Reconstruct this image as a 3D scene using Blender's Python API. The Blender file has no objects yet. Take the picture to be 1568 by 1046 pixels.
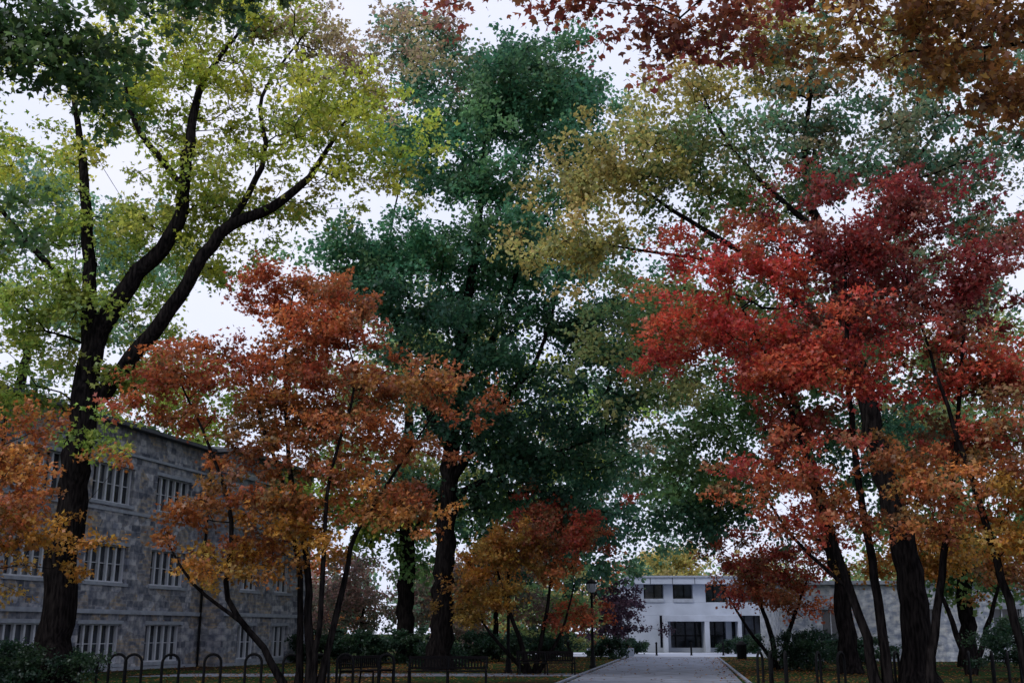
import bpy, math, random
import numpy as np
from mathutils import Vector
scene = bpy.context.scene
COL = scene.collection

# ------------------------------------------------------------------ materials
def new_mat(name):
    m = bpy.data.materials.new(name); m.use_nodes = True
    nt = m.node_tree; nt.nodes.clear()
    out = nt.nodes.new('ShaderNodeOutputMaterial')
    return m, nt, out
def plain(name, col, rough=0.7, metal=0.0, var=0.25, scale=3.0, bump=0.0, spec=0.5):
    m, nt, out = new_mat(name)
    p = nt.nodes.new('ShaderNodeBsdfPrincipled')
    p.inputs['Roughness'].default_value = rough; p.inputs['Metallic'].default_value = metal
    p.inputs['Specular IOR Level'].default_value = spec
    tc = nt.nodes.new('ShaderNodeTexCoord'); n = nt.nodes.new('ShaderNodeTexNoise')
    n.inputs['Scale'].default_value = scale; n.inputs['Detail'].default_value = 6
    nt.links.new(tc.outputs['Object'], n.inputs['Vector'])
    r = nt.nodes.new('ShaderNodeValToRGB')
    r.color_ramp.elements[0].position = 0.3; r.color_ramp.elements[1].position = 0.7
    r.color_ramp.elements[0].color = (*[c*(1-var) for c in col], 1)
    r.color_ramp.elements[1].color = (*[min(1, c*(1+var)) for c in col], 1)
    nt.links.new(n.outputs['Fac'], r.inputs['Fac']); nt.links.new(r.outputs['Color'], p.inputs['Base Color'])
    if bump:
        b = nt.nodes.new('ShaderNodeBump'); b.inputs['Strength'].default_value = bump
        nt.links.new(n.outputs['Fac'], b.inputs['Height']); nt.links.new(b.outputs['Normal'], p.inputs['Normal'])
    nt.links.new(p.outputs[0], out.inputs[0]); return m

def leaf_mat(name='leaf', trans=0.56):
    m, nt, out = new_mat(name)
    a = nt.nodes.new('ShaderNodeAttribute'); a.attribute_name = 'leafcol'
    p = nt.nodes.new('ShaderNodeBsdfDiffuse')
    t = nt.nodes.new('ShaderNodeBsdfTranslucent')
    g = nt.nodes.new('ShaderNodeBsdfGlossy'); g.inputs['Roughness'].default_value=.45; g.inputs['Color'].default_value=(.8,.85,1,1)
    mx = nt.nodes.new('ShaderNodeMixShader'); mx.inputs[0].default_value = trans
    m2 = nt.nodes.new('ShaderNodeMixShader'); m2.inputs[0].default_value = .025
    nt.links.new(a.outputs['Color'], p.inputs['Color']); nt.links.new(a.outputs['Color'], t.inputs['Color'])
    nt.links.new(p.outputs[0], mx.inputs[1]); nt.links.new(t.outputs[0], mx.inputs[2])
    nt.links.new(mx.outputs[0], m2.inputs[1]); nt.links.new(g.outputs[0], m2.inputs[2])
    nt.links.new(m2.outputs[0], out.inputs[0]); return m

def bark_mat():
    m, nt, out = new_mat('bark')
    p = nt.nodes.new('ShaderNodeBsdfDiffuse')
    tc = nt.nodes.new('ShaderNodeTexCoord'); mp = nt.nodes.new('ShaderNodeMapping')
    mp.inputs['Scale'].default_value = (9, 9, 1.6)
    n = nt.nodes.new('ShaderNodeTexNoise'); n.inputs['Scale'].default_value = 1.5; n.inputs['Detail'].default_value = 8
    nt.links.new(tc.outputs['Object'], mp.inputs[0]); nt.links.new(mp.outputs[0], n.inputs['Vector'])
    r = nt.nodes.new('ShaderNodeValToRGB')
    r.color_ramp.elements[0].position = 0.38; r.color_ramp.elements[0].color = (.005, .0045, .005, 1)
    r.color_ramp.elements[1].position = 0.68; r.color_ramp.elements[1].color = (.022, .019, .019, 1)
    nt.links.new(n.outputs['Fac'], r.inputs[0]); nt.links.new(r.outputs[0], p.inputs['Color'])
    b = nt.nodes.new('ShaderNodeBump'); b.inputs['Strength'].default_value = .8; b.inputs['Distance'].default_value = .05
    nt.links.new(n.outputs['Fac'], b.inputs['Height']); nt.links.new(b.outputs[0], p.inputs['Normal'])
    nt.links.new(p.outputs[0], out.inputs[0]); return m

def stone_mat(name, cols, bw=.55, rh=.25, mort=(.23,.23,.25), lo=(.36,.39,.45), hi=(1.45,1.36,1.22)):
    m, nt, out = new_mat(name); N = nt.nodes; L = nt.links
    p = N.new('ShaderNodeBsdfPrincipled'); p.inputs['Roughness'].default_value = .85
    tc = N.new('ShaderNodeTexCoord'); sep = N.new('ShaderNodeSeparateXYZ'); L.new(tc.outputs['Object'], sep.inputs[0])
    ad = N.new('ShaderNodeMath'); ad.operation = 'ADD'; L.new(sep.outputs[0], ad.inputs[0]); L.new(sep.outputs[1], ad.inputs[1])
    cb = N.new('ShaderNodeCombineXYZ'); L.new(ad.outputs[0], cb.inputs[0]); L.new(sep.outputs[2], cb.inputs[1])
    nz = N.new('ShaderNodeTexNoise'); nz.inputs['Scale'].default_value = 1.3; nz.inputs['Detail'].default_value = 3
    L.new(cb.outputs[0], nz.inputs['Vector'])
    sb = N.new('ShaderNodeVectorMath'); sb.operation = 'SUBTRACT'; sb.inputs[1].default_value = (.5, .5, .5); L.new(nz.outputs['Color'], sb.inputs[0])
    sc = N.new('ShaderNodeVectorMath'); sc.operation = 'SCALE'; sc.inputs['Scale'].default_value = .16; L.new(sb.outputs[0], sc.inputs[0])
    av = N.new('ShaderNodeVectorMath'); av.operation = 'ADD'; L.new(cb.outputs[0], av.inputs[0]); L.new(sc.outputs[0], av.inputs[1])
    def brick(w, h, c1, c2, off, sq):
        b = N.new('ShaderNodeTexBrick'); b.inputs['Scale'].default_value = 1
        b.inputs['Brick Width'].default_value = w; b.inputs['Row Height'].default_value = h
        b.inputs['Mortar Size'].default_value = .02; b.inputs['Mortar Smooth'].default_value = .3
        b.inputs['Color1'].default_value = (*c1, 1); b.inputs['Color2'].default_value = (*c2, 1)
        b.inputs['Mortar'].default_value = (*mort, 1); b.offset = off; b.squash = sq; b.squash_frequency = 3
        L.new(av.outputs[0], b.inputs['Vector']); return b
    b1 = brick(bw, rh, cols[0], cols[1], .45, .6)
    b2 = brick(bw*.62, rh*.5, cols[2], cols[3], .37, 1.4)
    v = N.new('ShaderNodeTexVoronoi'); v.inputs['Scale'].default_value = 1.1; L.new(cb.outputs[0], v.inputs['Vector'])
    gt = N.new('ShaderNodeMath'); gt.operation = 'GREATER_THAN'; gt.inputs[1].default_value = .62
    s2 = N.new('ShaderNodeSeparateColor'); L.new(v.outputs['Color'], s2.inputs[0]); L.new(s2.outputs[0], gt.inputs[0])
    mx = N.new('ShaderNodeMix'); mx.data_type = 'RGBA'; L.new(gt.outputs[0], mx.inputs[0])
    L.new(b1.outputs['Color'], mx.inputs[6]); L.new(b2.outputs['Color'], mx.inputs[7])
    n2 = N.new('ShaderNodeTexNoise'); n2.inputs['Scale'].default_value = 3.2; n2.inputs['Detail'].default_value = 6; L.new(cb.outputs[0], n2.inputs['Vector'])
    rr = N.new('ShaderNodeValToRGB'); rr.color_ramp.elements[0].position = .38; rr.color_ramp.elements[1].position = .62
    rr.color_ramp.elements[0].color = (*lo, 1); rr.color_ramp.elements[1].color = (*hi, 1); L.new(n2.outputs['Fac'], rr.inputs[0])
    mu = N.new('ShaderNodeMix'); mu.data_type = 'RGBA'; mu.blend_type = 'MULTIPLY'; mu.inputs[0].default_value = 1
    L.new(mx.outputs[2], mu.inputs[6]); L.new(rr.outputs[0], mu.inputs[7]); L.new(mu.outputs[2], p.inputs['Base Color'])
    bp = N.new('ShaderNodeBump'); bp.inputs['Strength'].default_value = .8; bp.inputs['Distance'].default_value = .05
    L.new(n2.outputs['Fac'], bp.inputs['Height']); L.new(bp.outputs[0], p.inputs['Normal'])
    L.new(p.outputs[0], out.inputs[0]); return m

LEAF = leaf_mat(); BARK = bark_mat()
STONE = stone_mat('rubble_stone', [(.40,.42,.48),(.085,.10,.14),(.36,.30,.23),(.14,.16,.21)], .7, .30, mort=(.24,.25,.29), lo=(.5,.53,.6), hi=(1.3,1.24,1.14))
STONE2 = stone_mat('pale_rubble_stone', [(.48,.52,.61),(.28,.32,.40),(.44,.45,.48),(.34,.38,.46)], mort=(.4,.43,.5), lo=(.6,.63,.7), hi=(1.3,1.25,1.15))
TRIM = plain('limestone_trim', (.27,.30,.36), .8, var=.2)
WHITE = plain('white_frame', (.50,.53,.60), .5, var=.08)
CONC = plain('pale_concrete', (.34,.38,.46), .7, var=.18, scale=.6)
SLATE = plain('slate', (.04,.045,.06), .6, var=.3)
IRON = plain('black_iron', (.005,.0055,.007), .75, 0, var=.2, spec=.15)
WOODB = plain('dark_bench_slats', (.007,.006,.007), .8, var=.3, scale=8, spec=.1)
def glass_mat():
    m, nt, out = new_mat('window_glass')
    p = nt.nodes.new('ShaderNodeBsdfPrincipled'); p.inputs['Roughness'].default_value = .08
    tc = nt.nodes.new('ShaderNodeTexCoord'); n = nt.nodes.new('ShaderNodeTexNoise'); n.inputs['Scale'].default_value = .7
    nt.links.new(tc.outputs['Object'], n.inputs['Vector'])
    r = nt.nodes.new('ShaderNodeValToRGB'); r.color_ramp.elements[0].position=.4; r.color_ramp.elements[1].position=.65
    r.color_ramp.elements[0].color = (.008,.010,.014,1); r.color_ramp.elements[1].color = (.05,.06,.08,1)
    nt.links.new(n.outputs['Fac'], r.inputs[0]); nt.links.new(r.outputs[0], p.inputs['Base Color'])
    nt.links.new(p.outputs[0], out.inputs[0]); return m
GLASS = glass_mat()

# ------------------------------------------------------------------ helpers
def empty(name, loc=(0,0,0), rz=0):
    e = bpy.data.objects.new(name, None); e.location = loc; e.rotation_euler = (0,0,rz); e.empty_display_size = .3
    COL.objects.link(e); return e
def mesh_np(name, V, loops, starts, totals, mat, parent=None, smooth=False, col=None):
    me = bpy.data.meshes.new(name)
    me.vertices.add(len(V)); me.vertices.foreach_set('co', np.asarray(V, np.float32).ravel())
    me.loops.add(len(loops)); me.loops.foreach_set('vertex_index', np.asarray(loops, np.int32))
    me.polygons.add(len(starts)); me.polygons.foreach_set('loop_start', np.asarray(starts, np.int32))
    me.polygons.foreach_set('loop_total', np.asarray(totals, np.int32))
    if smooth: me.polygons.foreach_set('use_smooth', np.ones(len(starts), bool))
    if col is not None:
        at = me.attributes.new('leafcol', 'FLOAT_COLOR', 'POINT')
        c4 = np.ones((len(V), 4), np.float32); c4[:, :3] = col; at.data.foreach_set('color', c4.ravel())
    me.update(calc_edges=True); me.materials.append(mat)
    o = bpy.data.objects.new(name, me); COL.objects.link(o)
    if parent: o.parent = parent
    return o
def boxes(name, lst, mat, parent=None, bevel=0):
    V=[];F=[]
    for (x0,x1,y0,y1,z0,z1) in lst:
        b=len(V); V += [(x0,y0,z0),(x1,y0,z0),(x1,y1,z0),(x0,y1,z0),(x0,y0,z1),(x1,y0,z1),(x1,y1,z1),(x0,y1,z1)]
        F += [tuple(b+i for i in f) for f in ((0,3,2,1),(4,5,6,7),(0,1,5,4),(1,2,6,5),(2,3,7,6),(3,0,4,7))]
    me=bpy.data.meshes.new(name); me.from_pydata(V,[],F); me.update(); me.materials.append(mat)
    o=bpy.data.objects.new(name,me); COL.objects.link(o)
    if parent: o.parent=parent
    if bevel:
        md=o.modifiers.new('b','BEVEL'); md.width=bevel; md.segments=2
    return o
def sweep(polys, n=10, closed_tip=True):
    V=[];Lp=[];base=0
    ang=np.arange(n)*2*np.pi/n
    for P,R in polys:
        P=np.asarray(P,float);R=np.asarray(R,float);m=len(P)
        T=np.gradient(P,axis=0); T/= (np.linalg.norm(T,axis=1,keepdims=True)+1e-9)
        ref=np.array([1.,0,0]) if abs(T[0][0])<.9 else np.array([0,1.,0])
        u=ref-T[0]*(ref@T[0]); u/=np.linalg.norm(u)
        for i in range(m):
            u=u-T[i]*(u@T[i]); u/=np.linalg.norm(u)+1e-9; w=np.cross(T[i],u)
            V.append(P[i]+R[i]*(np.cos(ang)[:,None]*u+np.sin(ang)[:,None]*w))
        for i in range(m-1):
            a=base+i*n;k=np.arange(n);k2=(k+1)%n
            Lp.append(np.stack([a+k,a+k2,a+n+k2,a+n+k],1))
        base+=m*n
    V=np.concatenate(V);Lq=np.concatenate(Lp)
    return V,Lq
def quads_obj(name,V,Q,mat,parent=None,smooth=True):
    return mesh_np(name,V,Q.ravel(),np.arange(len(Q))*4,np.full(len(Q),4),mat,parent,smooth)
def tubes(name, polys, mat, parent=None, n=10):
    V,Q=sweep(polys,n); return quads_obj(name,V,Q,mat,parent)
def frusta(A,B,ra,rb,n):
    T=B-A; L=np.linalg.norm(T,axis=1,keepdims=True)+1e-9; T=T/L
    ref=np.where(np.abs(T[:,2:3])<.9,np.array([[0,0,1.]]),np.array([[1.,0,0]]))
    u=np.cross(T,ref); u/=np.linalg.norm(u,axis=1,keepdims=True)+1e-9; w=np.cross(T,u)
    ang=np.arange(n)*2*np.pi/n
    ring=np.cos(ang)[None,:,None]*u[:,None,:]+np.sin(ang)[None,:,None]*w[:,None,:]
    VA=A[:,None,:]+ring*ra[:,None,None]; VB=(B+T*ra[:,None]*.3)[:,None,:]+ring*rb[:,None,None]
    V=np.concatenate([VA,VB],1).reshape(-1,3)
    k=np.arange(n);k2=(k+1)%n
    q=np.stack([k,k2,n+k2,n+k],1)
    Q=(np.arange(len(A))*2*n)[:,None,None]+q[None]
    return V,Q.reshape(-1,4)

PAL = dict(
 yg=[(.60,.62,.08),(.44,.58,.08),(.74,.64,.10),(.24,.40,.07),(.56,.62,.12)],
 ygl=[(.40,.54,.09),(.24,.40,.08),(.30,.46,.10),(.60,.58,.11)],
 pinkb=[(.50,.36,.28),(.42,.25,.20),(.56,.46,.22),(.44,.44,.18)],
 ltgreen=[(.22,.40,.24),(.18,.34,.22),(.30,.46,.24)],
 redor=[(.68,.18,.06),(.58,.11,.055),(.72,.26,.08),(.30,.20,.08),(.62,.14,.07)],
 orange=[(.66,.24,.06),(.56,.17,.06),(.70,.34,.08),(.30,.25,.09),(.52,.13,.05),(.34,.15,.08)],
 yor=[(.72,.40,.06),(.68,.28,.05),(.48,.36,.09),(.48,.18,.06)],
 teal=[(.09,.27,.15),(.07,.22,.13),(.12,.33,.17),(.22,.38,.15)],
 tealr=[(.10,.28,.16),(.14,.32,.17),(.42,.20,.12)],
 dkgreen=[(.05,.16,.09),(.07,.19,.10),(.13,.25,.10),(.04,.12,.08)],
 shrubg=[(.022,.06,.035),(.03,.08,.04),(.05,.09,.04)],
 midgreen=[(.13,.28,.11),(.17,.34,.12),(.28,.38,.11)],
 yellow=[(.66,.56,.17),(.56,.52,.17),(.36,.44,.15),(.62,.42,.15)],
 greeny=[(.22,.38,.14),(.14,.32,.14),(.40,.46,.16),(.50,.40,.14)],
 tealw=[(.13,.30,.19),(.18,.36,.19),(.42,.26,.14),(.12,.26,.16)],
 red=[(.60,.06,.05),(.66,.11,.055),(.44,.045,.045),(.54,.19,.07)],
 burg=[(.34,.045,.05),(.27,.035,.045),(.46,.075,.05),(.24,.12,.07)],
 redmix=[(.54,.08,.055),(.60,.20,.07),(.26,.22,.09),(.42,.055,.045)],
 brown=[(.46,.21,.05),(.34,.14,.05),(.50,.31,.07),(.22,.09,.05)],
 dkred=[(.26,.055,.05),(.34,.085,.05),(.42,.19,.07)],
 nearg=[(.08,.17,.055),(.11,.21,.06),(.18,.22,.06),(.05,.12,.045)],
 purple=[(.09,.045,.075),(.12,.06,.08),(.06,.035,.06)],
 pinkg=[(.34,.19,.18),(.26,.24,.17),(.18,.24,.15),(.42,.22,.17)],
)
LT3=np.array([(0,0,0),(-.42,.28,.05),(-.5,.62,.12),(-.16,.58,.0),(0,1.05,-.06),(.16,.58,.0),(.5,.62,.12),(.42,.28,.05)])
LT2=np.array([(0,0,0),(-.55,.55,.1),(-.15,.6,.0),(0,1.05,-.06),(.15,.6,.0),(.55,.55,.1)])
LT1=np.array([(0,0,0),(-.40,.5,.08),(0,1,-.04),(.40,.5,.08)])

def leaves_mesh(name, pos, axis, size, colr, tmpl, parent, rng, upw=.7, mat=None):
    N=len(pos)
    a=axis/(np.linalg.norm(axis,axis=1,keepdims=True)+1e-9)
    n=rng.normal(size=(N,3))*.6; n[:,2]+=upw
    b=np.cross(n,a); b/=np.linalg.norm(b,axis=1,keepdims=True)+1e-9
    n=np.cross(a,b)
    t=tmpl; m=len(t)
    V=pos[:,None,:]+size[:,None,None]*(t[None,:,0:1]*b[:,None,:]+t[None,:,1:2]*a[:,None,:]+t[None,:,2:3]*n[:,None,:])
    V=V.reshape(-1,3); loops=np.arange(N*m); C=np.repeat(colr,m,axis=0)
    return mesh_np(name,V,loops,np.arange(N)*m,np.full(N,m),mat or LEAF,parent,False,C)

def catmull(pts, step=.45):
    pts=np.asarray(pts,float); P=np.vstack([2*pts[0]-pts[1],pts,2*pts[-1]-pts[-2]]); out=[]
    for i in range(1,len(P)-2):
        L=np.linalg.norm(P[i+1][:3]-P[i][:3]); k=max(2,int(L/step))
        for t in np.arange(k)/k:
            a,b,c,d=P[i-1],P[i],P[i+1],P[i+2]
            out.append(.5*((2*b)+(-a+c)*t+(2*a-5*b+4*c-d)*t*t+(-a+3*b-3*c+d)*t**3))
    out.append(pts[-1]); return np.array(out)

TOTAL=[0]
def build_tree(name, limbs, crowns, seed, leaf=.12, k=5, m=16, twig=.75, spread=.11, tmpl=LT1,
               bf=.25, tipr=.011, flare=True, wig=.06, clump=7, upw=.6, rs=1.0, cs=1.0):
    rng=np.random.default_rng(seed)
    root=empty(name,(0,0,0))
    MAXN=80000
    P=np.zeros((MAXN,3)); par=np.full(MAXN,-1,int); fix=np.zeros(MAXN); plen=np.zeros(MAXN); n=0
    polys=[]
    for li,lb in enumerate(limbs):
        pts=catmull(lb); pts[:,3]*=rs; w=rng.normal(size=(len(pts),3))*wig*np.clip(pts[:,3:4]*3,.2,1)
        w[0]=0; pts[:,:3]+=np.where(np.arange(len(pts))[:,None]>0,w,0)*[1,1,.3]
        pts[:,3]=np.maximum(pts[:,3],.015)
        if flare and pts[0,2]<.2:
            h=pts[:,2]; pts[:,3]*=1+.45*np.exp(-np.clip(h,0,9)/.4)
        polys.append((pts[:,:3],pts[:,3]))
        if n>0 and pts[0,2]>.3:
            j=int(np.argmin(np.linalg.norm(P[:n]-pts[0,:3],axis=1))); pl=plen[j]
        else: j=-1; pl=0
        for q in pts:
            P[n]=q[:3]; fix[n]=q[3]; par[n]=j
            plen[n]=pl+(np.linalg.norm(P[n]-P[j]) if j>=0 else 0); pl=plen[n]; j=n; n+=1
    nf=n
    # crown: foliage clusters gathered into layered sprays (clumps) with gaps between them
    T=[];pal=[];cb=[];ci=[]
    nclump=0
    for (cx,cy,cz,rx,ry,rz,cnt,pn) in crowns:
        nc=max(2,int(round(cnt/clump)))
        d=rng.normal(size=(nc,3)); d/=np.linalg.norm(d,axis=1,keepdims=True)
        r=rng.random((nc,1))**.40
        cc=np.array([cx,cy,cz])+d*r*np.array([rx,ry,rz])
        which=rng.integers(0,nc,cnt)
        s=twig*1.0*cs
        off=rng.normal(size=(cnt,3))*[s,s,s*.42]
        T.append(cc[which]+off); pal+=[pn]*cnt
        br=rng.uniform(.60,1.25,nc); cb.append(br[which]); ci.append(which+nclump); nclump+=nc
    T=np.concatenate(T); pal=np.array(pal); cb=np.concatenate(cb); ci=np.concatenate(ci)
    hmin=min(c[2]-c[5] for c in crowns)-.3; T[:,2]=np.maximum(T[:,2],max(.2,hmin))
    dm=np.array([np.min(np.linalg.norm(P[:nf]-t,axis=1)) for t in T])
    order=np.argsort(dm); tips=[]
    for ti in order:
        t=T[ti]; d=np.linalg.norm(P[:n]-t,axis=1)
        cost=d+bf*plen[:n]+.6*np.maximum(0,P[:n,2]-t[2])+np.where(P[:n,2]<min(1.2,t[2]*.5),50,0)*(fix[:n]>0)
        j=int(np.argmin(cost)); L=d[j]; a=P[j].copy(); ks=max(2,int(L/.5))
        mid=(a+t)/2+rng.normal(size=3)*.12*L+np.array([0,0,-.06*L])
        for s in range(1,ks+1):
            u=s/ks; q=(1-u)**2*a+2*u*(1-u)*mid+u*u*t+ (rng.normal(size=3)*.045 if s<ks else 0)
            P[n]=q; par[n]=j; plen[n]=plen[j]+np.linalg.norm(q-P[j]); j=n; n+=1
        tips.append((n-1,ti))
    e=2.4; acc=np.zeros(n)
    haschild=np.zeros(n,bool); haschild[par[1:n][par[1:n]>=0]]=True
    for i in range(n-1,-1,-1):
        if not haschild[i]: acc[i]+=tipr**e
        if par[i]>=0: acc[par[i]]+=acc[i]
    R=acc**(1/e); R[:nf]=fix[:nf]
    for i in range(nf,n):
        R[i]=min(R[i],R[par[i]]*.92)
    idx=np.arange(nf,n); A=P[par[idx]];B=P[idx];ra=np.minimum(R[par[idx]],R[idx]*1.25);rb=R[idx]
    V1,Q1=sweep(polys,12)
    V2,Q2=frusta(A,B,ra,rb,4)
    nt=len(tips); tp=np.array([P[i] for i,_ in tips]); tid=np.array([ti for _,ti in tips])
    cen=T.mean(axis=0)
    out=tp-cen; out/=np.linalg.norm(out,axis=1,keepdims=True)+1e-9
    D=rng.normal(size=(nt,k,3))*[1,1,.5]+out[:,None,:]*.6+[0,0,.05]; D/=np.linalg.norm(D,axis=2,keepdims=True)
    Ls=twig*rng.uniform(.5,1.15,(nt,k,1))
    A3=np.repeat(tp,k,axis=0); B3=(tp[:,None,:]+D*Ls).reshape(-1,3)
    V3,Q3=frusta(A3,B3,np.full(len(A3),tipr*.8),np.full(len(A3),tipr*.35),3)
    off1=len(V1);off2=off1+len(V2)
    V=np.concatenate([V1,V2,V3]);Q=np.concatenate([Q1,Q2+off1,Q3+off2])
    quads_obj('trunk_and_branches',V,Q,BARK,root)
    u=rng.uniform(.05,1.1,(nt,k,m,1))
    pos=tp[:,None,None,:]+D[:,:,None,:]*Ls[:,:,None,:]*u+rng.normal(size=(nt,k,m,3))*spread*[1,1,.7]
    ax=D[:,:,None,:]*.6+rng.normal(size=(nt,k,m,3))*.7+[0,0,-.25]
    N=nt*k*m
    cols=np.zeros((nt,3)); alt=np.zeros((nt,k,m,3))
    crng={}
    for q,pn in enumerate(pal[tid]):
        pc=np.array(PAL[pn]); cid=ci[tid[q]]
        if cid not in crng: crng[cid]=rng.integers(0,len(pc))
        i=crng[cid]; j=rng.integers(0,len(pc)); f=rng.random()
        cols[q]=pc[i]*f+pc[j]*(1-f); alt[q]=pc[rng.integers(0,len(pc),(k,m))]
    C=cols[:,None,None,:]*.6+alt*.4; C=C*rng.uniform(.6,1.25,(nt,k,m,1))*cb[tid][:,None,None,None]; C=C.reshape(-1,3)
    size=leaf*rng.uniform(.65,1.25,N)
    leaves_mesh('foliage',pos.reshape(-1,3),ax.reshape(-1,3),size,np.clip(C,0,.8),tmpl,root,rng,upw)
    TOTAL[0]+=N
    return root

# ------------------------------------------------------------------ ground / paths
def ground_mat():
    m, nt, out = new_mat('lawn_with_leaf_litter'); N=nt.nodes;L=nt.links
    p=N.new('ShaderNodeBsdfDiffuse')
    tc=N.new('ShaderNodeTexCoord')
    n1=N.new('ShaderNodeTexNoise'); n1.inputs['Scale'].default_value=.25; n1.inputs['Detail'].default_value=5; L.new(tc.outputs['Object'],n1.inputs['Vector'])
    n2=N.new('ShaderNodeTexNoise'); n2.inputs['Scale'].default_value=9; n2.inputs['Detail'].default_value=8; L.new(tc.outputs['Object'],n2.inputs['Vector'])
    r1=N.new('ShaderNodeValToRGB'); r1.color_ramp.elements[0].color=(.012,.024,.011,1); r1.color_ramp.elements[1].color=(.036,.066,.024,1); L.new(n2.outputs['Fac'],r1.inputs[0])
    r2=N.new('ShaderNodeValToRGB'); r2.color_ramp.elements[0].color=(.016,.012,.010,1); r2.color_ramp.elements[1].color=(.06,.038,.026,1); L.new(n2.outputs['Fac'],r2.inputs[0])
    r3=N.new('ShaderNodeValToRGB'); r3.color_ramp.elements[0].position=.48; r3.color_ramp.elements[1].position=.62; L.new(n1.outputs['Fac'],r3.inputs[0])
    mx=N.new('ShaderNodeMix'); mx.data_type='RGBA'; L.new(r3.outputs[0],mx.inputs[0]); L.new(r1.outputs[0],mx.inputs[6]); L.new(r2.outputs[0],mx.inputs[7])
    L.new(mx.outputs[2],p.inputs['Color'])
    b=N.new('ShaderNodeBump'); b.inputs['Strength'].default_value=.6; b.inputs['Distance'].default_value=.05; L.new(n2.outputs['Fac'],b.inputs['Height']); L.new(b.outputs[0],p.inputs['Normal'])
    L.new(p.outputs[0],out.inputs[0]); return m
def sheet(name, pts, z, mat):
    me=bpy.data.meshes.new(name); me.from_pydata([(x,y,z) for x,y in pts],[],[tuple(range(len(pts)))]); me.materials.append(mat)
    o=bpy.data.objects.new(name,me); COL.objects.link(o); return o
sheet('ground',[(-700,-300),(700,-300),(700,1200),(-700,1200)],0,ground_mat())
PAVE=plain('concrete_paving',(.19,.21,.265),.9,var=.3,scale=1.2,bump=.2,spec=.2)
PAVE2=plain('pale_plaza_paving',(.38,.41,.48),.85,var=.12,scale=.5,bump=.1,spec=.2)
def walk(y): return 4.3+.155*(y-36)
sheet('main_path',[(walk(-5)-2.8,-5),(walk(-5)+2.8,-5),(walk(78)+3.2,78),(walk(78)-2.8,78)],.008,PAVE)
sheet('cross_path',[(-14.5,43),(walk(43)-2.7,43.5),(walk(47)-2.7,46.5),(-13,46.0)],.004,PAVE)
sheet('plaza_pavement',[(2,78.02),(27,78.02),(30,94),(0,94)],.012,PAVE2)
def edging(name,side):
    V=[];F=[]
    for y in np.arange(20,77,1.0):
        x=walk(y)+side; V+=[(x-.06,y,0),(x+.06,y,0),(x+.06,y,.06),(x-.06,y,.06)]
    for i in range(0,len(V)-4,4):
        for j in range(4): F.append((i+j,i+(j+1)%4,i+4+(j+1)%4,i+4+j))
    me=bpy.data.meshes.new(name); me.from_pydata(V,[],F); me.materials.append(PAVE); o=bpy.data.objects.new(name,me); COL.objects.link(o)
edging('path_edging',-2.95); edging('path_edging',3.2)

rng=np.random.default_rng(5)
Nf=30000
yy=rng.uniform(33,75,Nf); xx=rng.uniform(-18,26,Nf)
dens=np.exp(-np.abs(((xx+6)/6)))+np.exp(-np.abs((xx-11)/6))+.25
dw=np.abs(xx-walk(yy)-.1)
onp=dw<2.9
kp=(rng.random(Nf)<dens/1.5)&((~onp)|(rng.random(Nf)<.08+.5*np.clip((dw-1.9),0,1)))
xx=xx[kp];yy=yy[kp];nn=len(xx)
pc=np.array(PAL['orange']+PAL['brown']+PAL['yor'])
leaves_mesh('fallen_leaves',np.stack([xx,yy,rng.uniform(.02,.05,nn)],1),rng.normal(size=(nn,3))*[1,1,.1],rng.uniform(.07,.13,nn),pc[rng.integers(0,len(pc),nn)]*rng.uniform(.25,.7,(nn,1)),LT2,None,rng,2.5)

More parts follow.
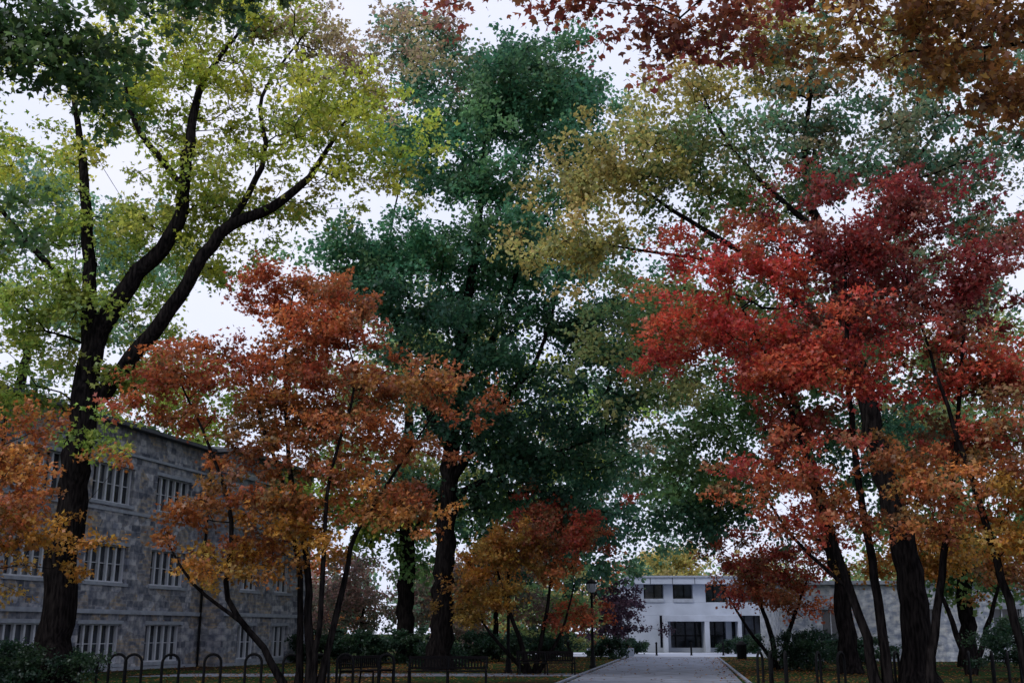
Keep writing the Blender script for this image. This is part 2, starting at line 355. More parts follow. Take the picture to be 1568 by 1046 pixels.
# ------------------------------------------------------------------ stone hall (left)
def stone_hall():
    root=empty('stone_building',(-17.4,48.8,0),math.radians(74.9))
    rows=[(.3,1.95),(3.7,5.3),(7.1,8.75)]
    H=10.5
    def facade(s0,s1,y,wins,half,walls,glass,frames,trims,nl):
        for z0,z1 in [(0,.3),(1.95,3.7),(5.3,7.1),(8.75,H)]: walls.append((s0,s1,y,y+.4,z0,z1))
        for z0,z1 in rows:
            e=s0
            for c in wins:
                walls.append((e,c-half,y,y+.4,z0,z1)); e=c+half
                glass.append((c-half,c+half,y+.31,y+.37,z0,z1))
                w=2*half
                for i in range(nl+1):
                    x=c-half+.05+i*(w-.1)/nl; hw=.055
                    frames.append((x-hw,x+hw,y+.18,y+.308,z0+.07,z1-.05))
                frames.append((c-half,c+half,y+.15,y+.306,z0,z0+.069)); frames.append((c-half,c+half,y+.15,y+.306,z1-.049,z1))
                for i in range(nl):
                    x0=c-half+.05+i*(w-.1)/nl+.057; x1=c-half+.05+(i+1)*(w-.1)/nl-.057
                    frames.append((x0,x1,y+.24,y+.304,z0+(z1-z0)*.5,z0+(z1-z0)*.5+.03))
                trims.append((c-half-.12,c+half+.12,y-.07,y-.003,z0-.14,z0-.003))
                trims.append((c-half-.1,c+half+.1,y-.02,y-.004,z1+.004,z1+.16))
            walls.append((e,s1,y,y+.4,z0,z1))
        trims.append((s0,s1+.05,y-.12,y-.002,2.38,2.56))
        trims.append((s0,s1+.05,y-.06,y-.002,6.72,6.86))
        trims.append((s0,s1+.05,y-.10,y-.002,9.3,9.42))
    W=[];G=[];Fm=[];T=[]
    facade(-22,7.5,0,[-19.9,-15.05,-10.2,-5.35,-.5,4.35],1.5,W,G,Fm,T,5)
    facade(7.5,17,-1.3,[9.9,13.6],.95,W,G,Fm,T,3)
    W.append((-22,7.49,.41,12,0,H-.01)); W.append((7.51,17,-.89,12,0,H-.01))
    boxes('walls',W,STONE,root); boxes('window_glass',G,GLASS,root); boxes('window_frames',Fm,WHITE,root); boxes('stone_trim',T,TRIM,root)
    me=bpy.data.meshes.new('roof')
    def hip(x0,x1,y0,y1,z,h,b):
        d=(y1-y0)/2
        return [(x0,y0,z),(x1,y0,z),(x1,y1,z),(x0,y1,z),(x0+d,y0+d,z+h),(x1-d if x1-d>x0+d else x0+d+.1,y0+d,z+h)],[(b,b+1,b+5,b+4),(b+1,b+2,b+5),(b+2,b+3,b+4,b+5),(b+3,b,b+4),(b,b+3,b+2,b+1)]
    v1,f1=hip(-22.4,8,-.45,12.5,H+.16,1.5,0); v2,f2=hip(7.2,17.5,-1.75,9,H+.165,1.2,6)
    me.from_pydata(v1+v2,[],f1+f2); me.materials.append(SLATE); o=bpy.data.objects.new('roof',me); COL.objects.link(o); o.parent=root
    boxes('eaves',[(-22.4,7.19,-.45,.6,H,H+.15),(7.2,17.5,-1.75,1,H+.002,H+.152)],SLATE,root)
    tubes('downpipe',[([(7.3,-.12,0),(7.3,-.12,H)],[.06,.06]),([(-7.9,-.2,0),(-7.9,-.2,H)],[.06,.06])],IRON,root,8)
    boxes('plinth',[(-22,7.48,-.1,-.004,0,.13),(7.5,17.05,-1.42,-1.304,0,.13)],TRIM,root)
stone_hall()

def far_building():
    root=empty('white_building',(10.3,95,0))
    W=[];G=[];F=[]
    W+= [(0,13.5,1.5,12,0,.35),(0,13.5,1.5,12,3.0,4.1),(-.3,14,.9,12,5.6,6.15)]
    for x0,x1 in [(0,1.0),(2.7,3.5),(5.2,6.3),(8.2,9.2),(11,11.8),(13,13.5)]: W.append((x0,x1,1.5,12,4.1,5.6))
    for x0,x1 in [(0,2.3),(2.9,3.2),(5.9,6.3),(7.9,8.4),(11,12),(13,13.5)]: W.append((x0,x1,1.5,12,.35,3.0))
    W+= [(2.5,9,.2,1.49,2.5,3.0),(2.5,2.8,.2,1.49,0,2.5),(5.9,6.3,.2,1.49,0,2.5),(8.7,9,.2,1.49,0,2.5)]
    W+= [(-1.4,-.01,3,12,0,4.8),(-2.3,-.8,-2,0,0,1.0),(-3.6,-2.31,-2,-1,0,.6)]
    G.append((.01,13.4,2.2,2.3,.36,5.59))
    for x in np.arange(1.1,13,.85): F.append((x,x+.07,2.05,2.19,.36,5.58))
    F.append((.02,13.3,2.06,2.185,1.3,1.38))
    boxes('walls',W,CONC,root,.02); boxes('glazing',G,GLASS,root); boxes('mullions',F,IRON,root)
    boxes('spandrel',[(3.5,5.2,1.42,1.495,4.1,4.4),(1,2.7,1.42,1.495,4.1,4.4)],TRIM,root)
    boxes('roof_coping',[(-.4,14.1,.8,12,6.155,6.3)],TRIM,root)
    boxes('panel_joints',[(x,x+.04,.88,.897,5.6,6.15) for x in np.arange(1.5,13.5,1.9)],IRON,root)
far_building()

def right_building():
    root=empty('pale_stone_building',(15.6,66,0),math.radians(-6))
    W=[];G=[];F=[];T=[]
    H=4.3
    wins=[3.2,8.0,12.8,17.6]
    W+= [(0,24,0,.4,0,1.1),(0,24,0,.4,2.9,H),(0,24,.41,10,0,H-.01)]
    e=0
    for c in wins:
        W.append((e,c-.8,0,.4,1.1,2.9)); e=c+.8
        G.append((c-.8,c+.8,.25,.3,1.1,2.9))
        for i in range(4):
            x=c-.76+i*.505; F.append((x-.03,x+.03,.15,.245,1.1,2.9))
        T.append((c-.95,c+.95,-.07,-.003,.95,1.1)); T.append((c-.9,c+.9,-.03,-.004,2.9,3.1))
    W.append((e,24,0,.4,1.1,2.9))
    T.append((-.15,24.1,-.2,.9,H,H+.22))
    boxes('walls',W,STONE2,root);boxes('window_glass',G,GLASS,root);boxes('window_frames',F,WHITE,root);boxes('cornice',T,TRIM,root)
right_building()

# ------------------------------------------------------------------ street furniture
def lamp(x,y,h):
    root=empty('street_lamp',(x,y,0))
    prof=[(0,.17),(.12,.17),(.14,.13),(.5,.11),(.55,.085),(.9,.07),(h-.95,.055),(h-.9,.08),(h-.84,.08),(h-.82,.055),(h-.72,.055),(h-.68,.13)]
    tubes('post',[([(0,0,z) for z,_ in prof],[r for _,r in prof])],IRON,root,14)
    gm=plain('lamp_glass',(.5,.54,.6),.3,var=.03)
    g=[(h-.68,.12),(h-.6,.19),(h-.42,.23),(h-.28,.22)]
    tubes('lantern_globe',[([(0,0,z) for z,_ in g],[r for _,r in g])],gm,root,12)
    c=[(h-.28,.26),(h-.24,.265),(h-.14,.17),(h-.06,.06),(h-.02,.03),(h+.06,.012)]
    tubes('lantern_cap',[([(0,0,z) for z,_ in c],[r for _,r in c])],IRON,root,12)
    tubes('lantern_cage',[([(math.cos(a)*.13,math.sin(a)*.13,h-.68),(math.cos(a)*.235,math.sin(a)*.235,h-.42),(math.cos(a)*.23,math.sin(a)*.23,h-.27)],[.01]*3) for a in np.arange(6)*math.pi/3],IRON,root,6)
lamp(3.75,53,4.1); lamp(-.15,46.8,4.9)

def bench(x,y,rz,w=2.2):
    root=empty('park_bench',(x,y,0),rz); h=w/2
    S=[]
    for i in range(5): S.append((-h,h,-.28+i*.115,-.19+i*.115,.43,.46))
    boxes('seat',S,WOODB,root,.006)
    B=[(-h,h,.285,.34,.80,.89),(-h,h,.275,.315,.50,.56)]
    n=int(w/.1)
    for i in range(n+1):
        xx=-h+.03+i*(w-.06)/n; B.append((xx-.026,xx+.026,.288,.318,.561,.799))
    boxes('backrest',B,WOODB,root,.004)
    for i,xx in enumerate((-h+.06,0,h-.06)):
        tubes('leg_%d'%(i+1),[([(xx,-.26,0),(xx,-.25,.42)],[.035,.03]),([(xx,.33,0),(xx,.27,.42),(xx,.30,.88)],[.035,.03,.025]),([(xx,-.26,.41),(xx,.28,.41)],[.02,.02])],IRON,root,8)
    for i,xx in enumerate((-h+.06,h-.06)):
        tubes('armrest_%d'%(i+1),[([(xx,-.25,.42),(xx,-.27,.6),(xx,-.2,.66),(xx,.1,.66),(xx,.29,.64)],[.022]*5)],IRON,root,8)
bench(-2.0,35.6,0,2.5); bench(1.35,45.0,math.radians(8),2.3); bench(-4.6,36.4,math.radians(55),2.0)

def hoop(x,y,rz,h=.95,w=.5):
    pts=[(-w/2,0,0),(-w/2,0,h-w/2)]
    pts+=[(-math.cos(a)*w/2,0,h-w/2+math.sin(a)*w/2) for a in np.linspace(.2,math.pi-.2,9)]
    pts+=[(w/2,0,h-w/2),(w/2,0,0)]
    root=empty('bike_rack',(x,y,0),rz)
    tubes('hoop',[(pts,[.042]*len(pts))],IRON,root,10)
    boxes('foot_plates',[(-w/2-.07,-w/2+.07,-.07,.07,0.001,.02),(w/2-.07,w/2+.07,-.07,.07,.001,.02)],IRON,root)
for i,x in enumerate([-13.1,-12.3,-11.7,-10.5,-9.3,-8.05,-6.8,-5.9,-5.2,-3.9]):
    hoop(x,35.4+.25*math.sin(i*1.7),math.radians(15+10*math.sin(i*2.3)))
for i,x in enumerate([7.9,8.3,8.75,9.7,10.4,11.9,12.35,14.6,15.2,15.7,16.3]):
    hoop(x,36.4+.3*math.sin(i*1.3),math.radians(60+12*math.sin(i)),1.0,.52)
def bollard(x,y):
    root=empty('bollard',(x,y,0))
    p=[(0,.09),(.05,.09),(.07,.07),(.8,.065),(.82,.085),(.9,.07),(.95,.02)]
    tubes('post',[([(0,0,z) for z,_ in p],[r for _,r in p])],IRON,root,12)
for x,y in [(10.4,82),(12.9,82),(15.2,82),(18,80)]: bollard(x,y)
def bin_(x,y):
    root=empty('litter_bin',(x,y,0))
    p=[(0,.25),(.05,.28),(.8,.3),(.84,.33),(.9,.33),(.95,.26),(1.05,.2),(1.1,.05)]
    tubes('body',[([(0,0,z) for z,_ in p],[r for _,r in p])],IRON,root,16)
    tubes('slats',[([(math.cos(a)*.3,math.sin(a)*.3,.06),(math.cos(a)*.32,math.sin(a)*.32,.8)],[.012,.012]) for a in np.arange(16)*math.pi/8],IRON,root,5)
bin_(14.1,70)
def planter(x,y):
    root=empty('flower_planter',(x,y,0))
    boxes('walls',[(-1.6,1.6,-.6,-.45,0,.55),(-1.6,1.6,.45,.6,0,.55),(-1.6,-1.45,-.449,.449,0,.55),(1.45,1.6,-.449,.449,0,.55),(-1.449,1.449,-.449,.449,0,.45)],CONC,root,.015)
    r=np.random.default_rng(3); n=900
    pos=np.stack([r.uniform(-1.4,1.4,n),r.uniform(-.4,.4,n),.45+r.random(n)*.4],1)
    c=np.where(r.random((n,1))<.6,np.array([[.5,.04,.03]]),np.array([[.05,.1,.03]]))
    leaves_mesh('flowers',pos,r.normal(size=(n,3)),np.full(n,.12),c,LT2,root,r)
planter(6.9,80)

# ------------------------------------------------------------------ trees
build_tree('tulip_tree',[
 [(-14.5,36,0,.62),(-14.45,36,3,.56),(-14.35,36,7.2,.5),(-14.2,36,11,.42),(-13.1,35.8,13.1,.33),(-11.5,35.5,15.2,.27),(-11.4,35.5,17.7,.21),(-11.2,36,20.8,.13),(-9.9,36,23,.05)],
 [(-14.3,36,8.6,.34),(-13.3,35.8,9.8,.31),(-11.5,35.4,12.1,.27),(-9.9,35,14.6,.23),(-8.2,35,15.6,.19),(-7,35,16.7,.13),(-5.7,35,19,.05)],
 [(-14.3,36,10.6,.3),(-14.8,36.3,14,.24),(-15.4,36.5,17.7,.17),(-16.4,37,21.5,.07)],
 [(-11.4,35.5,16.5,.14),(-13.2,35.2,18.8,.10),(-13.8,35,21,.04)],
 [(-9.6,35,14.8,.14),(-8.6,35.2,17.6,.10),(-8.9,35.5,20,.07),(-7.5,35.5,22.5,.03)],
 [(-14.6,36.2,12.5,.16),(-16.6,35.5,14.5,.11),(-18.6,35,17,.05)],
 ],[
 (-9.5,36,21,4.2,4,3.4,86,'yg'),(-15.5,36,20,4.3,4,4.5,90,'yg'),(-6.3,35,17.6,2.6,2.6,2.6,56,'yg'),
 (-13.5,37,14.2,4,3.5,3,76,'ygl'),(-18.7,36,14.5,3.5,4,4.5,100,'ygl'),(-10.8,36.5,16.5,3.4,3,2.6,56,'yg'),
 (-6.5,36.5,22.8,3,3,2,48,'pinkb'),(-11,36,24.6,5,4,1.8,42,'yg'),(-15.5,37,10.3,3,2.5,2,50,'ygl'),(-13,34.5,7.2,.6,.6,.8,5,'ygl')
 ],11,leaf=.178,k=5,m=16,twig=.9,spread=.18,tmpl=LT2,tipr=.012,rs=.92,clump=5)
build_tree('tall_tree',[[(-29,62,0,.5),(-28.6,62,12,.35),(-28,62,22,.12)]],[(-27,61,20,7,4,9,180,'ltgreen'),(-32,61,12,4,4,4,40,'ltgreen'),(-20,62,15,4,4,5,60,'ygl')],12,leaf=.29,k=5,m=16,twig=1.2,spread=.3,tipr=.02,clump=4)
# orange-red maple, near left
build_tree('japanese_maple',[
 [(-5.6,32,0,.20),(-5.75,32,1.8,.17),(-5.9,32,3.6,.13),(-6.5,32.2,6,.10),(-6.8,32,9,.07),(-6.7,32,11.6,.03)],
 [(-6.2,31.8,0,.15),(-6.9,31.6,1.2,.13),(-7.9,31.3,2.5,.11),(-7.9,31.2,4.6,.09),(-8.7,31.2,6.8,.06),(-9.9,31.3,9,.03)],
 [(-6.0,32.2,0,.15),(-6.1,32.4,2.6,.12),(-6.6,32.6,5.2,.09),(-7.6,32.8,7.8,.07),(-8.2,32.6,9.8,.03)],
 [(-5.4,32.1,0,.15),(-4.9,32.2,2.6,.12),(-4.5,32.2,4.4,.09),(-3.4,32.2,6.2,.06),(-2.3,32,7.9,.03)],
 [(-5.5,31.8,.2,.12),(-5.3,31.4,3,.10),(-5.2,31.2,5.8,.07),(-4.6,31.2,8.4,.05),(-4.9,31.2,10.2,.02)],
 [(-7.4,31.4,1.8,.08),(-8.8,31,2.9,.06),(-9.6,30.8,4.1,.03)],
 ],[
 (-6.9,32,11,2.2,2,1.4,68,'redor'),(-8.3,32,9.5,2,2,1.2,52,'redor'),(-9.9,31.5,8.6,1.6,1.5,1.0,40,'redor'),(-5.0,32,9.7,2.2,2,1.4,60,'redor'),
 (-3.0,32,7.9,2.4,2,1.2,62,'orange'),(-6.3,32,7.4,3.2,2.6,1.7,105,'orange'),(-7.9,31,5.2,1.5,1.6,1.6,46,'orange'),
 (-3.9,32,5.8,2,1.8,1.3,50,'orange'),(-6,31.6,4.2,2,1.8,1.1,38,'yor'),(-7.9,31,3.6,1.0,1.2,.7,14,'yor')
 ],13,leaf=.132,k=5,m=16,twig=.6,spread=.10,tmpl=LT2,tipr=.007,rs=.72,clump=7)
build_tree('dogwood_tree',[[(-15.6,30,0,.15),(-15.3,30,2,.13),(-14.9,30,4.2,.08),(-14.2,30,6.3,.03)],[(-15.6,30.1,.2,.1),(-16.2,30,3,.08),(-16.4,30,5.5,.03)]],
 [(-14.1,30,6.5,2.2,2.2,1.2,50,'orange'),(-13.1,30,4.5,1.4,1.4,1.0,20,'yor'),(-15,30,4.8,2,2,1.2,30,'orange'),(-12.3,30,3.4,.8,.8,.5,6,'yor')],14,leaf=.13,k=5,m=16,twig=.6,spread=.1,tmpl=LT2,tipr=.007,clump=5)
# tall centre tree
build_tree('oak_tree',[
 [(-3.2,50,0,.55),(-3.1,50,3,.47),(-2.9,50,8,.40),(-2.5,50,14,.30),(-1.6,50,21,.16),(-1.2,50,29,.05)],
 [(-2.9,50,8,.22),(-1,49.6,11,.16),(1.2,49.4,14,.1),(2.6,49.5,19,.04)],
 [(-2.8,50,9.5,.2),(-4.6,50.2,13,.15),(-6,50.2,18,.08),(-5.5,50,23,.03)],
 [(-2.6,50,12,.2),(-.6,50.8,16,.14),(1,51,22,.07),(1.6,51,27,.03)],
 [(-2.9,50,7.5,.16),(0,49.5,8.8,.11),(3.6,49.2,10,.05)],
 ],[
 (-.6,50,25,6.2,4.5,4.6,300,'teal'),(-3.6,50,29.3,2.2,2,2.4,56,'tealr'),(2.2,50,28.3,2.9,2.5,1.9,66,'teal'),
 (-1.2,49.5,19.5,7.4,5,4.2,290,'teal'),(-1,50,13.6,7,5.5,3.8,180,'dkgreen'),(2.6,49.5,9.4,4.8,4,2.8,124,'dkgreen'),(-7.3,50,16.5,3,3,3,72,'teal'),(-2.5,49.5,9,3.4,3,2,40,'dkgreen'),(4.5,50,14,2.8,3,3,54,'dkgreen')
 ],15,leaf=.225,k=5,m=17,twig=1.0,spread=.23,tipr=.014,tmpl=LT1,clump=7)
build_tree('green_tree',[[(-5.8,62,0,.5),(-5.9,62,8,.4),(-6,62,18,.12)],[(-5.9,62,6,.2),(-3,62,12,.06)]],
 [(-6,62,15,6.5,5,6.5,150,'greeny'),(1,64,14,5,4,6,60,'ygl'),(-10,62,9,3,3,3,50,'ygl'),(-4,62,8,5,4,3,70,'midgreen'),(2,63,7,4,3,2.4,50,'dkgreen')],16,leaf=.30,k=5,m=14,twig=1.3,spread=.3,tipr=.018,clump=4)
build_tree('maple_tree',[[(.7,46,0,.13),(.3,46,1.4,.11),(-.3,46,3,.07),(-.8,46,4.8,.03)],[(.9,46.1,0,.11),(1.3,46.2,1.8,.1),(1.6,46.3,3.6,.06),(1.9,46.4,5.6,.03)],[(1,46,0,.1),(2,46.2,1.6,.07),(2.6,46.2,3.6,.03)],[(.6,46,0,.1),(-.9,45.8,1.6,.07),(-1.8,45.8,3,.03)]],
 [(-.6,45.6,4.4,1.8,1.7,1.1,60,'yor'),(-1.5,45.6,3,1.5,1.4,.9,36,'yor'),(1.8,46.4,5.8,2.0,1.8,1.3,66,'redmix'),(1.2,46.2,4.2,1.4,1.5,.7,24,'orange'),(2.3,45.8,2.2,.5,.5,.25,11,'redor'),(3.2,46.4,5.2,1.0,1,.5,14,'redmix')],17,leaf=.145,k=5,m=16,twig=.55,spread=.12,tmpl=LT2,tipr=.008,rs=.85,clump=5)
# red maple, right
build_tree('red_maple_tree',[
 [(9.6,30,0,.2),(9.2,30,2,.17),(8.5,30,4.6,.14),(7.8,30,7.4,.10),(6.6,30,10.5,.04)],
 [(9.9,30.2,0,.2),(9.8,30.2,3,.17),(9.5,30.1,6,.13),(9.5,30.1,9.5,.09),(9.7,30,13.3,.03)],
 [(10.8,29.8,0,.18),(11.3,29.8,2.6,.15),(12.0,29.8,5.6,.11),(12.6,29.8,9,.07),(13.2,30,12.5,.03)],
 [(12.9,28.5,0,.17),(12.6,28.6,2.4,.15),(12.2,28.8,5,.12),(11.6,29,8,.07),(11,29.3,11.5,.03)],
 [(13.1,28.5,0,.15),(14,28.6,2.8,.13),(14.9,28.8,5.4,.09),(15.8,29,8.5,.04)],
 [(8.9,30,2.8,.08),(7.6,29.8,4,.06),(6.6,29.8,5.6,.03)],
 ],[
 (6.2,30,9.9,2.2,2.2,1.4,62,'red'),(7.3,30,12,2,1.8,1.2,38,'red'),(9.8,30,12.8,2.8,2.4,1.4,76,'burg'),(13,30,12.2,3,2.5,2.4,116,'burg'),(8.6,29.6,8.9,3.2,2.6,1.6,104,'red'),
 (12.6,29.5,8.4,3,2.6,2.1,104,'redmix'),(7.8,30,6.6,2,2,1.2,46,'redmix'),(11,29,5.6,3,2.4,1.4,84,'orange'),(14.3,28.8,4.6,2.2,2,1.3,62,'yor'),(16,30,8.5,2.6,2.6,4,80,'redmix'),(8.8,30,4.9,1.6,1.4,.8,24,'redmix'),(11,29.5,10.6,2.6,2.2,1.4,70,'burg')
 ],18,leaf=.133,k=5,m=16,twig=.64,spread=.11,tmpl=LT2,tipr=.007,rs=.7,clump=7)
build_tree('sycamore_tree',[
 [(12.8,36,0,.50),(12.7,36,4,.42),(12.2,36.4,8,.34),(11.6,37,13,.24),(11,38,18,.13),(11.6,38,23,.05)],
 [(11.9,36.6,10.5,.18),(9,37,14,.12),(5.8,38,16.8,.07),(3.4,38,18.6,.03)],
 [(8.6,37,14.2,.08),(5,37,14.7,.05),(1.6,37,15.3,.03)],
 [(11.5,37,13.5,.16),(13.9,37.5,17,.1),(16.5,38,20.5,.04)],
 [(11.2,37.5,15.5,.11),(8.5,38,18.8,.07),(7,38,22,.03)],
 ],[
 (4.5,38,18.4,2.4,2.3,1.8,64,'yellow'),(2.3,37,15.2,1.7,1.5,1.0,36,'yellow'),(7.6,38,18,2.8,2.8,2.6,80,'greeny'),(7,39,14,3.2,2.8,2.3,85,'greeny'),
 (11.6,38,20,3.8,3.6,3.2,120,'tealw'),(16.8,38,19.5,4.2,4,4.6,160,'tealw'),(7.6,38,21.5,2.4,2.4,1.6,36,'yellow'),(13,38,14,4.8,3,3,90,'tealw'),(12,38,24,5,3.5,1.5,50,'yellow'),(5.5,38.5,11.2,1.8,2,1.2,24,'greeny')
 ],19,leaf=.185,k=5,m=16,twig=.9,spread=.18,tmpl=LT1,tipr=.012,clump=5)
build_tree('linden_tree',[[(13.6,46,0,.4),(13.4,46,4,.33),(12.6,46.5,9,.24),(11.8,47,15,.07)],[(13,46,7,.14),(11,46.5,8.5,.09),(8.8,47,9.6,.03)]],
 [(9.6,47,9.3,3.2,3,3.2,110,'midgreen'),(12,47,13.5,4.2,4,3.4,100,'midgreen'),(15.5,47,9,4,3.5,3,80,'dkgreen'),(7.6,48,13.5,2.6,2.6,2,40,'greeny'),(8.6,47,6.8,2,1.8,1,30,'dkgreen')],20,leaf=.21,k=5,m=16,twig=.95,spread=.2,tipr=.012,clump=5)
build_tree('tall_tree',[[(3.5,78,0,.4),(4.2,78,8,.3),(6,78,17,.08)]],[(7,78,15,5.5,4,6,90,'tealw'),(5.5,78,8.0,4,3,2.6,50,'dkgreen'),(11,78,11,3,3,2.5,24,'ltgreen')],21,leaf=.34,k=5,m=14,twig=1.4,spread=.35,tipr=.018,clump=4)
build_tree('green_tree',[[(22,55,0,.4),(22.3,55,8,.3),(22,55,16,.08)]],[(21,55,13,6.5,5,7,170,'greeny'),(23,54,6,6,4,3,80,'midgreen')],22,leaf=.28,k=5,m=15,twig=1.2,spread=.3,tipr=.018,clump=4)
build_tree('crabapple_tree',[[(12,52,0,.14),(11.8,52,1.8,.11),(11,52,4,.05)],[(12.2,52,0,.12),(12.9,52,2.2,.09),(13.8,52,4.2,.03)],[(12,52,.2,.1),(10.8,52,1.8,.07),(9.9,52,3.4,.03)]],
 [(11,52,5,2.6,2,1.2,60,'redmix'),(13.6,52,4.8,2.2,2,1.2,45,'redmix'),(10.2,52,3.6,1.2,1.2,.6,14,'redmix'),(13.2,51.5,3,1.8,1.2,.7,22,'redor')],23,leaf=.15,k=5,m=17,twig=.65,spread=.14,tipr=.009)
build_tree('crabapple_tree',[[(17.6,44,0,.13),(17.1,44,2,.10),(16.4,44,4.4,.03)],[(17.7,44,0,.12),(18.6,44,2.2,.09),(19.4,44,4.2,.03)]],
 [(16.8,44,4.6,2.4,2,1.2,55,'yor'),(19.5,44,4.4,2.2,2,1.2,46,'orange')],24,leaf=.15,k=5,m=16,twig=.65,spread=.14,tipr=.009,tmpl=LT1)
build_tree('purple_plum_tree',[[(7.2,80,0,.2),(7.2,80,2,.15),(7.2,80,4,.05)]],[(7.2,80,3.0,2.4,2.2,1.7,90,'purple')],25,leaf=.19,k=5,m=20,twig=.6,spread=.18,tipr=.01,clump=3)
build_tree('yellow_tree',[[(17,116,0,.3),(17,116,5,.2),(17,116,8,.05)]],[(17,116,7.2,3.2,3,2.8,70,'yellow')],26,leaf=.32,k=5,m=16,twig=.9,spread=.3,tipr=.015,clump=3)
build_tree('ornamental_tree',[[(-9.6,72,0,.18),(-9.5,72,2.5,.1),(-9.2,72,5,.03)],[(-5.2,74,0,.15),(-5.2,74,4,.04)]],[(-9.6,72,3.8,3.2,2.5,2.6,90,'pinkg'),(-4.6,74,3.8,2.6,2.4,2.4,60,'pinkg')],27,leaf=.22,k=5,m=17,twig=.8,spread=.2,tipr=.012,clump=3)
build_tree('ornamental_tree',[[(-1,70,0,.2),(-1,70,3,.14),(-1,70,6,.04)],[(2.6,72,0,.15),(2.6,72,3,.05)]],[(-1,70,4.6,3.4,2.5,2.8,80,'pinkg'),(2.8,72,3.4,2.4,2.4,2,44,'greeny')],28,leaf=.24,k=5,m=16,twig=.8,spread=.22,tipr=.012,clump=3)
def shrub(x,y,rx,ry,h,n,pn,seed,leaf=.1,nm='shrub'):
    build_tree(nm,[[(x,y,0,.04),(x,y,h*.6,.02)],[(x+rx*.4,y,0,.03),(x+rx*.5,y,h*.5,.015)],[(x-rx*.4,y,0,.03),(x-rx*.5,y,h*.5,.015)]],[(x,y,h*.5,rx,ry,h*.45,n,pn)],seed,leaf=leaf,k=5,m=18,twig=.3,spread=.1,tipr=.006,flare=False,wig=.02,clump=2,cs=.6)
shrub(-14.8,34.6,2.2,1.2,1.25,90,'shrubg',31); shrub(-16.5,40,2.4,1.2,1.2,60,'shrubg',32)
shrub(12.9,50,1.5,1.3,1.7,90,'shrubg',33); shrub(-6.6,60,2.6,1.5,1.9,90,'shrubg',34,.14); shrub(-3.4,52,1.3,1,1.2,50,'shrubg',35)
shrub(18.2,40,2.0,1.6,2.2,100,'shrubg',36); shrub(-10.5,63,2.4,1.2,1.5,70,'shrubg',37,.14); shrub(1.6,66,2.4,1.2,1.6,70,'shrubg',38,.14); shrub(17.8,60,3,1.4,1.5,80,'shrubg',39,.14)
shrub(8.6,86,1.6,1.0,1.2,40,'shrubg',40,.15); shrub(17.6,72,2.4,1.4,1.6,60,'shrubg',43,.15); shrub(6.0,70,1.4,1,1.2,40,'shrubg',44,.14); shrub(17.8,88,2.2,1.2,1.6,50,'shrubg',45,.16)
shrub(-1.8,64,2.6,1.3,1.7,80,'shrubg',46,.15); shrub(-13.5,78,4,1.5,2.2,80,'shrubg',47,.2); shrub(-5,84,4.5,1.5,2.4,80,'shrubg',48,.22); shrub(2.5,86,3.5,1.5,2.2,60,'shrubg',49,.22)
# overhanging near branches
build_tree('pin_oak_tree',[
 [(10.5,9.5,0,.4),(10.2,9.6,4,.33),(9.6,9.9,8,.25),(9,10,13,.12)],
 [(9.8,9.8,7,.14),(7.5,10.6,8.3,.08),(5.2,11,8.8,.045),(3.2,11.1,8.9,.025),(1.2,11.1,8.95,.012)],
 [(7.5,10.6,8.3,.04),(6,11.4,8.2,.025),(4.6,11.6,8.2,.012)],
 ],[(4.0,11,8.35,1.4,1.2,.55,66,'brown'),(5.6,11.3,8.1,1.3,1.1,.85,74,'brown'),(3.1,11,9.0,2.0,1.2,.4,48,'dkred'),(2.0,11.2,8.35,.5,.5,.5,24,'dkred'),(.5,11.1,8.6,1.1,.6,.15,20,'dkred'),(5.3,11.5,9.1,2,1.2,.5,40,'brown'),(4.9,11,7.6,.7,.5,.3,12,'brown'),(2.3,11,8.0,.3,.3,.3,7,'dkred')],41,leaf=.092,k=4,m=9,twig=.34,spread=.08,tmpl=LT3,tipr=.004,wig=.02,clump=4,cs=.7)
build_tree('pin_oak_tree',[
 [(-10.5,10.5,0,.4),(-10.3,10.8,4,.33),(-9.8,11,8,.25),(-9.4,11,13,.12)],
 [(-9.9,11,7.4,.14),(-8,11.6,8.7,.08),(-6,12,9.2,.04),(-4,12.2,9.6,.02)],
 ],[(-5.6,12,8.8,1.2,1,.55,62,'nearg'),(-6.6,12,8.4,1,1,.5,34,'nearg'),(-4.0,12.2,9.4,1.6,.8,.3,40,'nearg'),(-5.1,12,8.1,.6,.5,.25,14,'nearg'),(-5.9,12,6.2,.3,.4,.2,5,'nearg')],42,leaf=.10,k=4,m=10,twig=.32,spread=.08,tmpl=LT3,tipr=.004,wig=.02,clump=4,cs=.7)

r=np.random.default_rng(77); PP=[];CC=[]
for i in range(80):
    x=r.uniform(-90,110); y=r.uniform(122,165); h=r.uniform(7,13); pn=['greeny','pinkg','midgreen','orange','yellow','ltgreen'][r.integers(0,6)]
    for j in range(9):
        c=np.array([x+r.normal()*2.2,y+r.normal()*2,h*r.uniform(.25,.85)]); q=r.normal(size=(150,3))*[1.4,1.4,1.0]+c
        PP.append(q); p=np.array(PAL[pn]); CC.append(p[r.integers(0,len(p),150)]*r.uniform(.5,1.0,(150,1)))
PP=np.concatenate(PP);CC=np.concatenate(CC);PP[:,2]=np.abs(PP[:,2])
leaves_mesh('distant_trees',PP,r.normal(size=PP.shape),r.uniform(.4,.75,len(PP)),CC,LT1,None,r)
print('LEAVES',TOTAL[0])

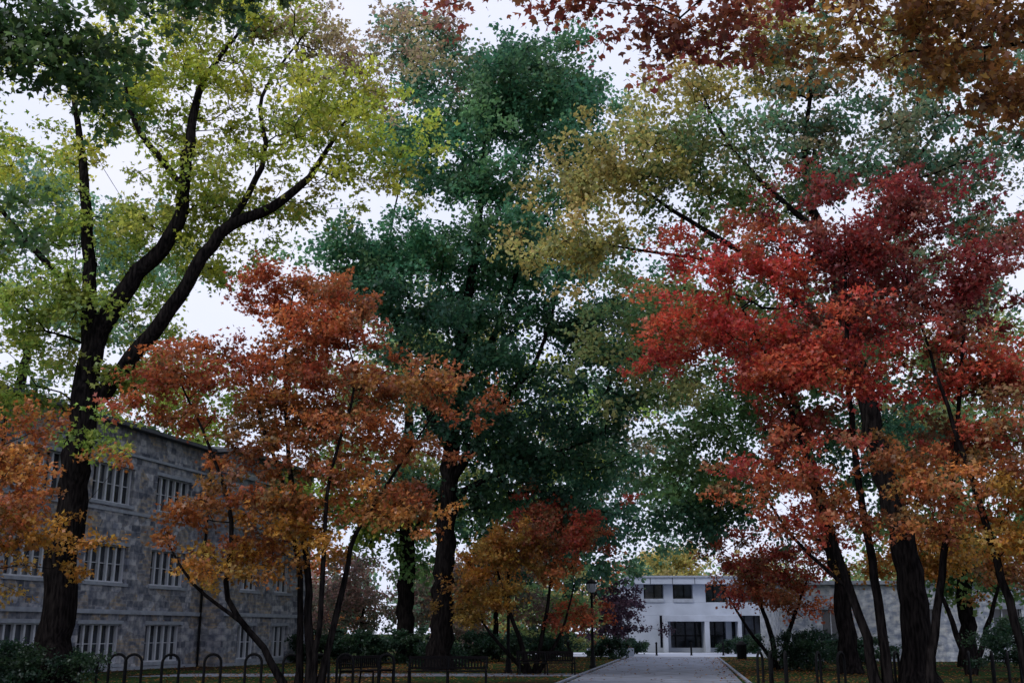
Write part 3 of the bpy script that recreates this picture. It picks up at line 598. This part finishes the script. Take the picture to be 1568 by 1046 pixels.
# ------------------------------------------------------------------ light
w=bpy.data.worlds.new('World'); scene.world=w; w.use_nodes=True; nt=w.node_tree; nt.nodes.clear()
out=nt.nodes.new('ShaderNodeOutputWorld')
sky=nt.nodes.new('ShaderNodeTexSky'); sky.sky_type='NISHITA'; sky.sun_disc=False
sky.sun_elevation=math.radians(48); sky.sun_rotation=math.radians(-130); sky.dust_density=4
b1=nt.nodes.new('ShaderNodeBackground'); b1.inputs[1].default_value=.12; nt.links.new(sky.outputs[0],b1.inputs[0])
tc=nt.nodes.new('ShaderNodeTexCoord'); nz=nt.nodes.new('ShaderNodeTexNoise'); nz.inputs['Scale'].default_value=2.2; nz.inputs['Detail'].default_value=5
nt.links.new(tc.outputs['Generated'],nz.inputs['Vector'])
rp=nt.nodes.new('ShaderNodeValToRGB'); rp.color_ramp.elements[0].position=.3; rp.color_ramp.elements[1].position=.7
rp.color_ramp.elements[0].color=(.68,.74,.95,1); rp.color_ramp.elements[1].color=(.85,.85,.97,1); nt.links.new(nz.outputs['Fac'],rp.inputs[0])
b2=nt.nodes.new('ShaderNodeBackground'); b2.inputs[1].default_value=1.28; nt.links.new(rp.outputs[0],b2.inputs[0])
mx=nt.nodes.new('ShaderNodeMixShader'); mx.inputs[0].default_value=.85
nt.links.new(b1.outputs[0],mx.inputs[1]); nt.links.new(b2.outputs[0],mx.inputs[2]); nt.links.new(mx.outputs[0],out.inputs[0])
sd=bpy.data.lights.new('sun','SUN'); sd.energy=1.5; sd.angle=math.radians(11); sd.color=(1,.97,.92)
so=bpy.data.objects.new('sun',sd); COL.objects.link(so)
el=math.radians(48); az=math.radians(-130)
dirv=Vector((math.sin(az)*math.cos(el),math.cos(az)*math.cos(el),math.sin(el)))
so.rotation_euler=dirv.to_track_quat('Z','Y').to_euler(); so.location=(0,0,60)

# ------------------------------------------------------------------ camera
cd=bpy.data.cameras.new('camera'); cam=bpy.data.objects.new('camera',cd); COL.objects.link(cam)
cd.sensor_width=36; cd.lens=36*1680/1568; cd.clip_end=3000; cd.clip_start=.1
cam.location=(0,0,1.6); cam.rotation_euler=(math.radians(90+14.84),0,0)
scene.camera=cam
scene.view_settings.view_transform='Standard'; scene.view_settings.look='None'; scene.view_settings.exposure=0
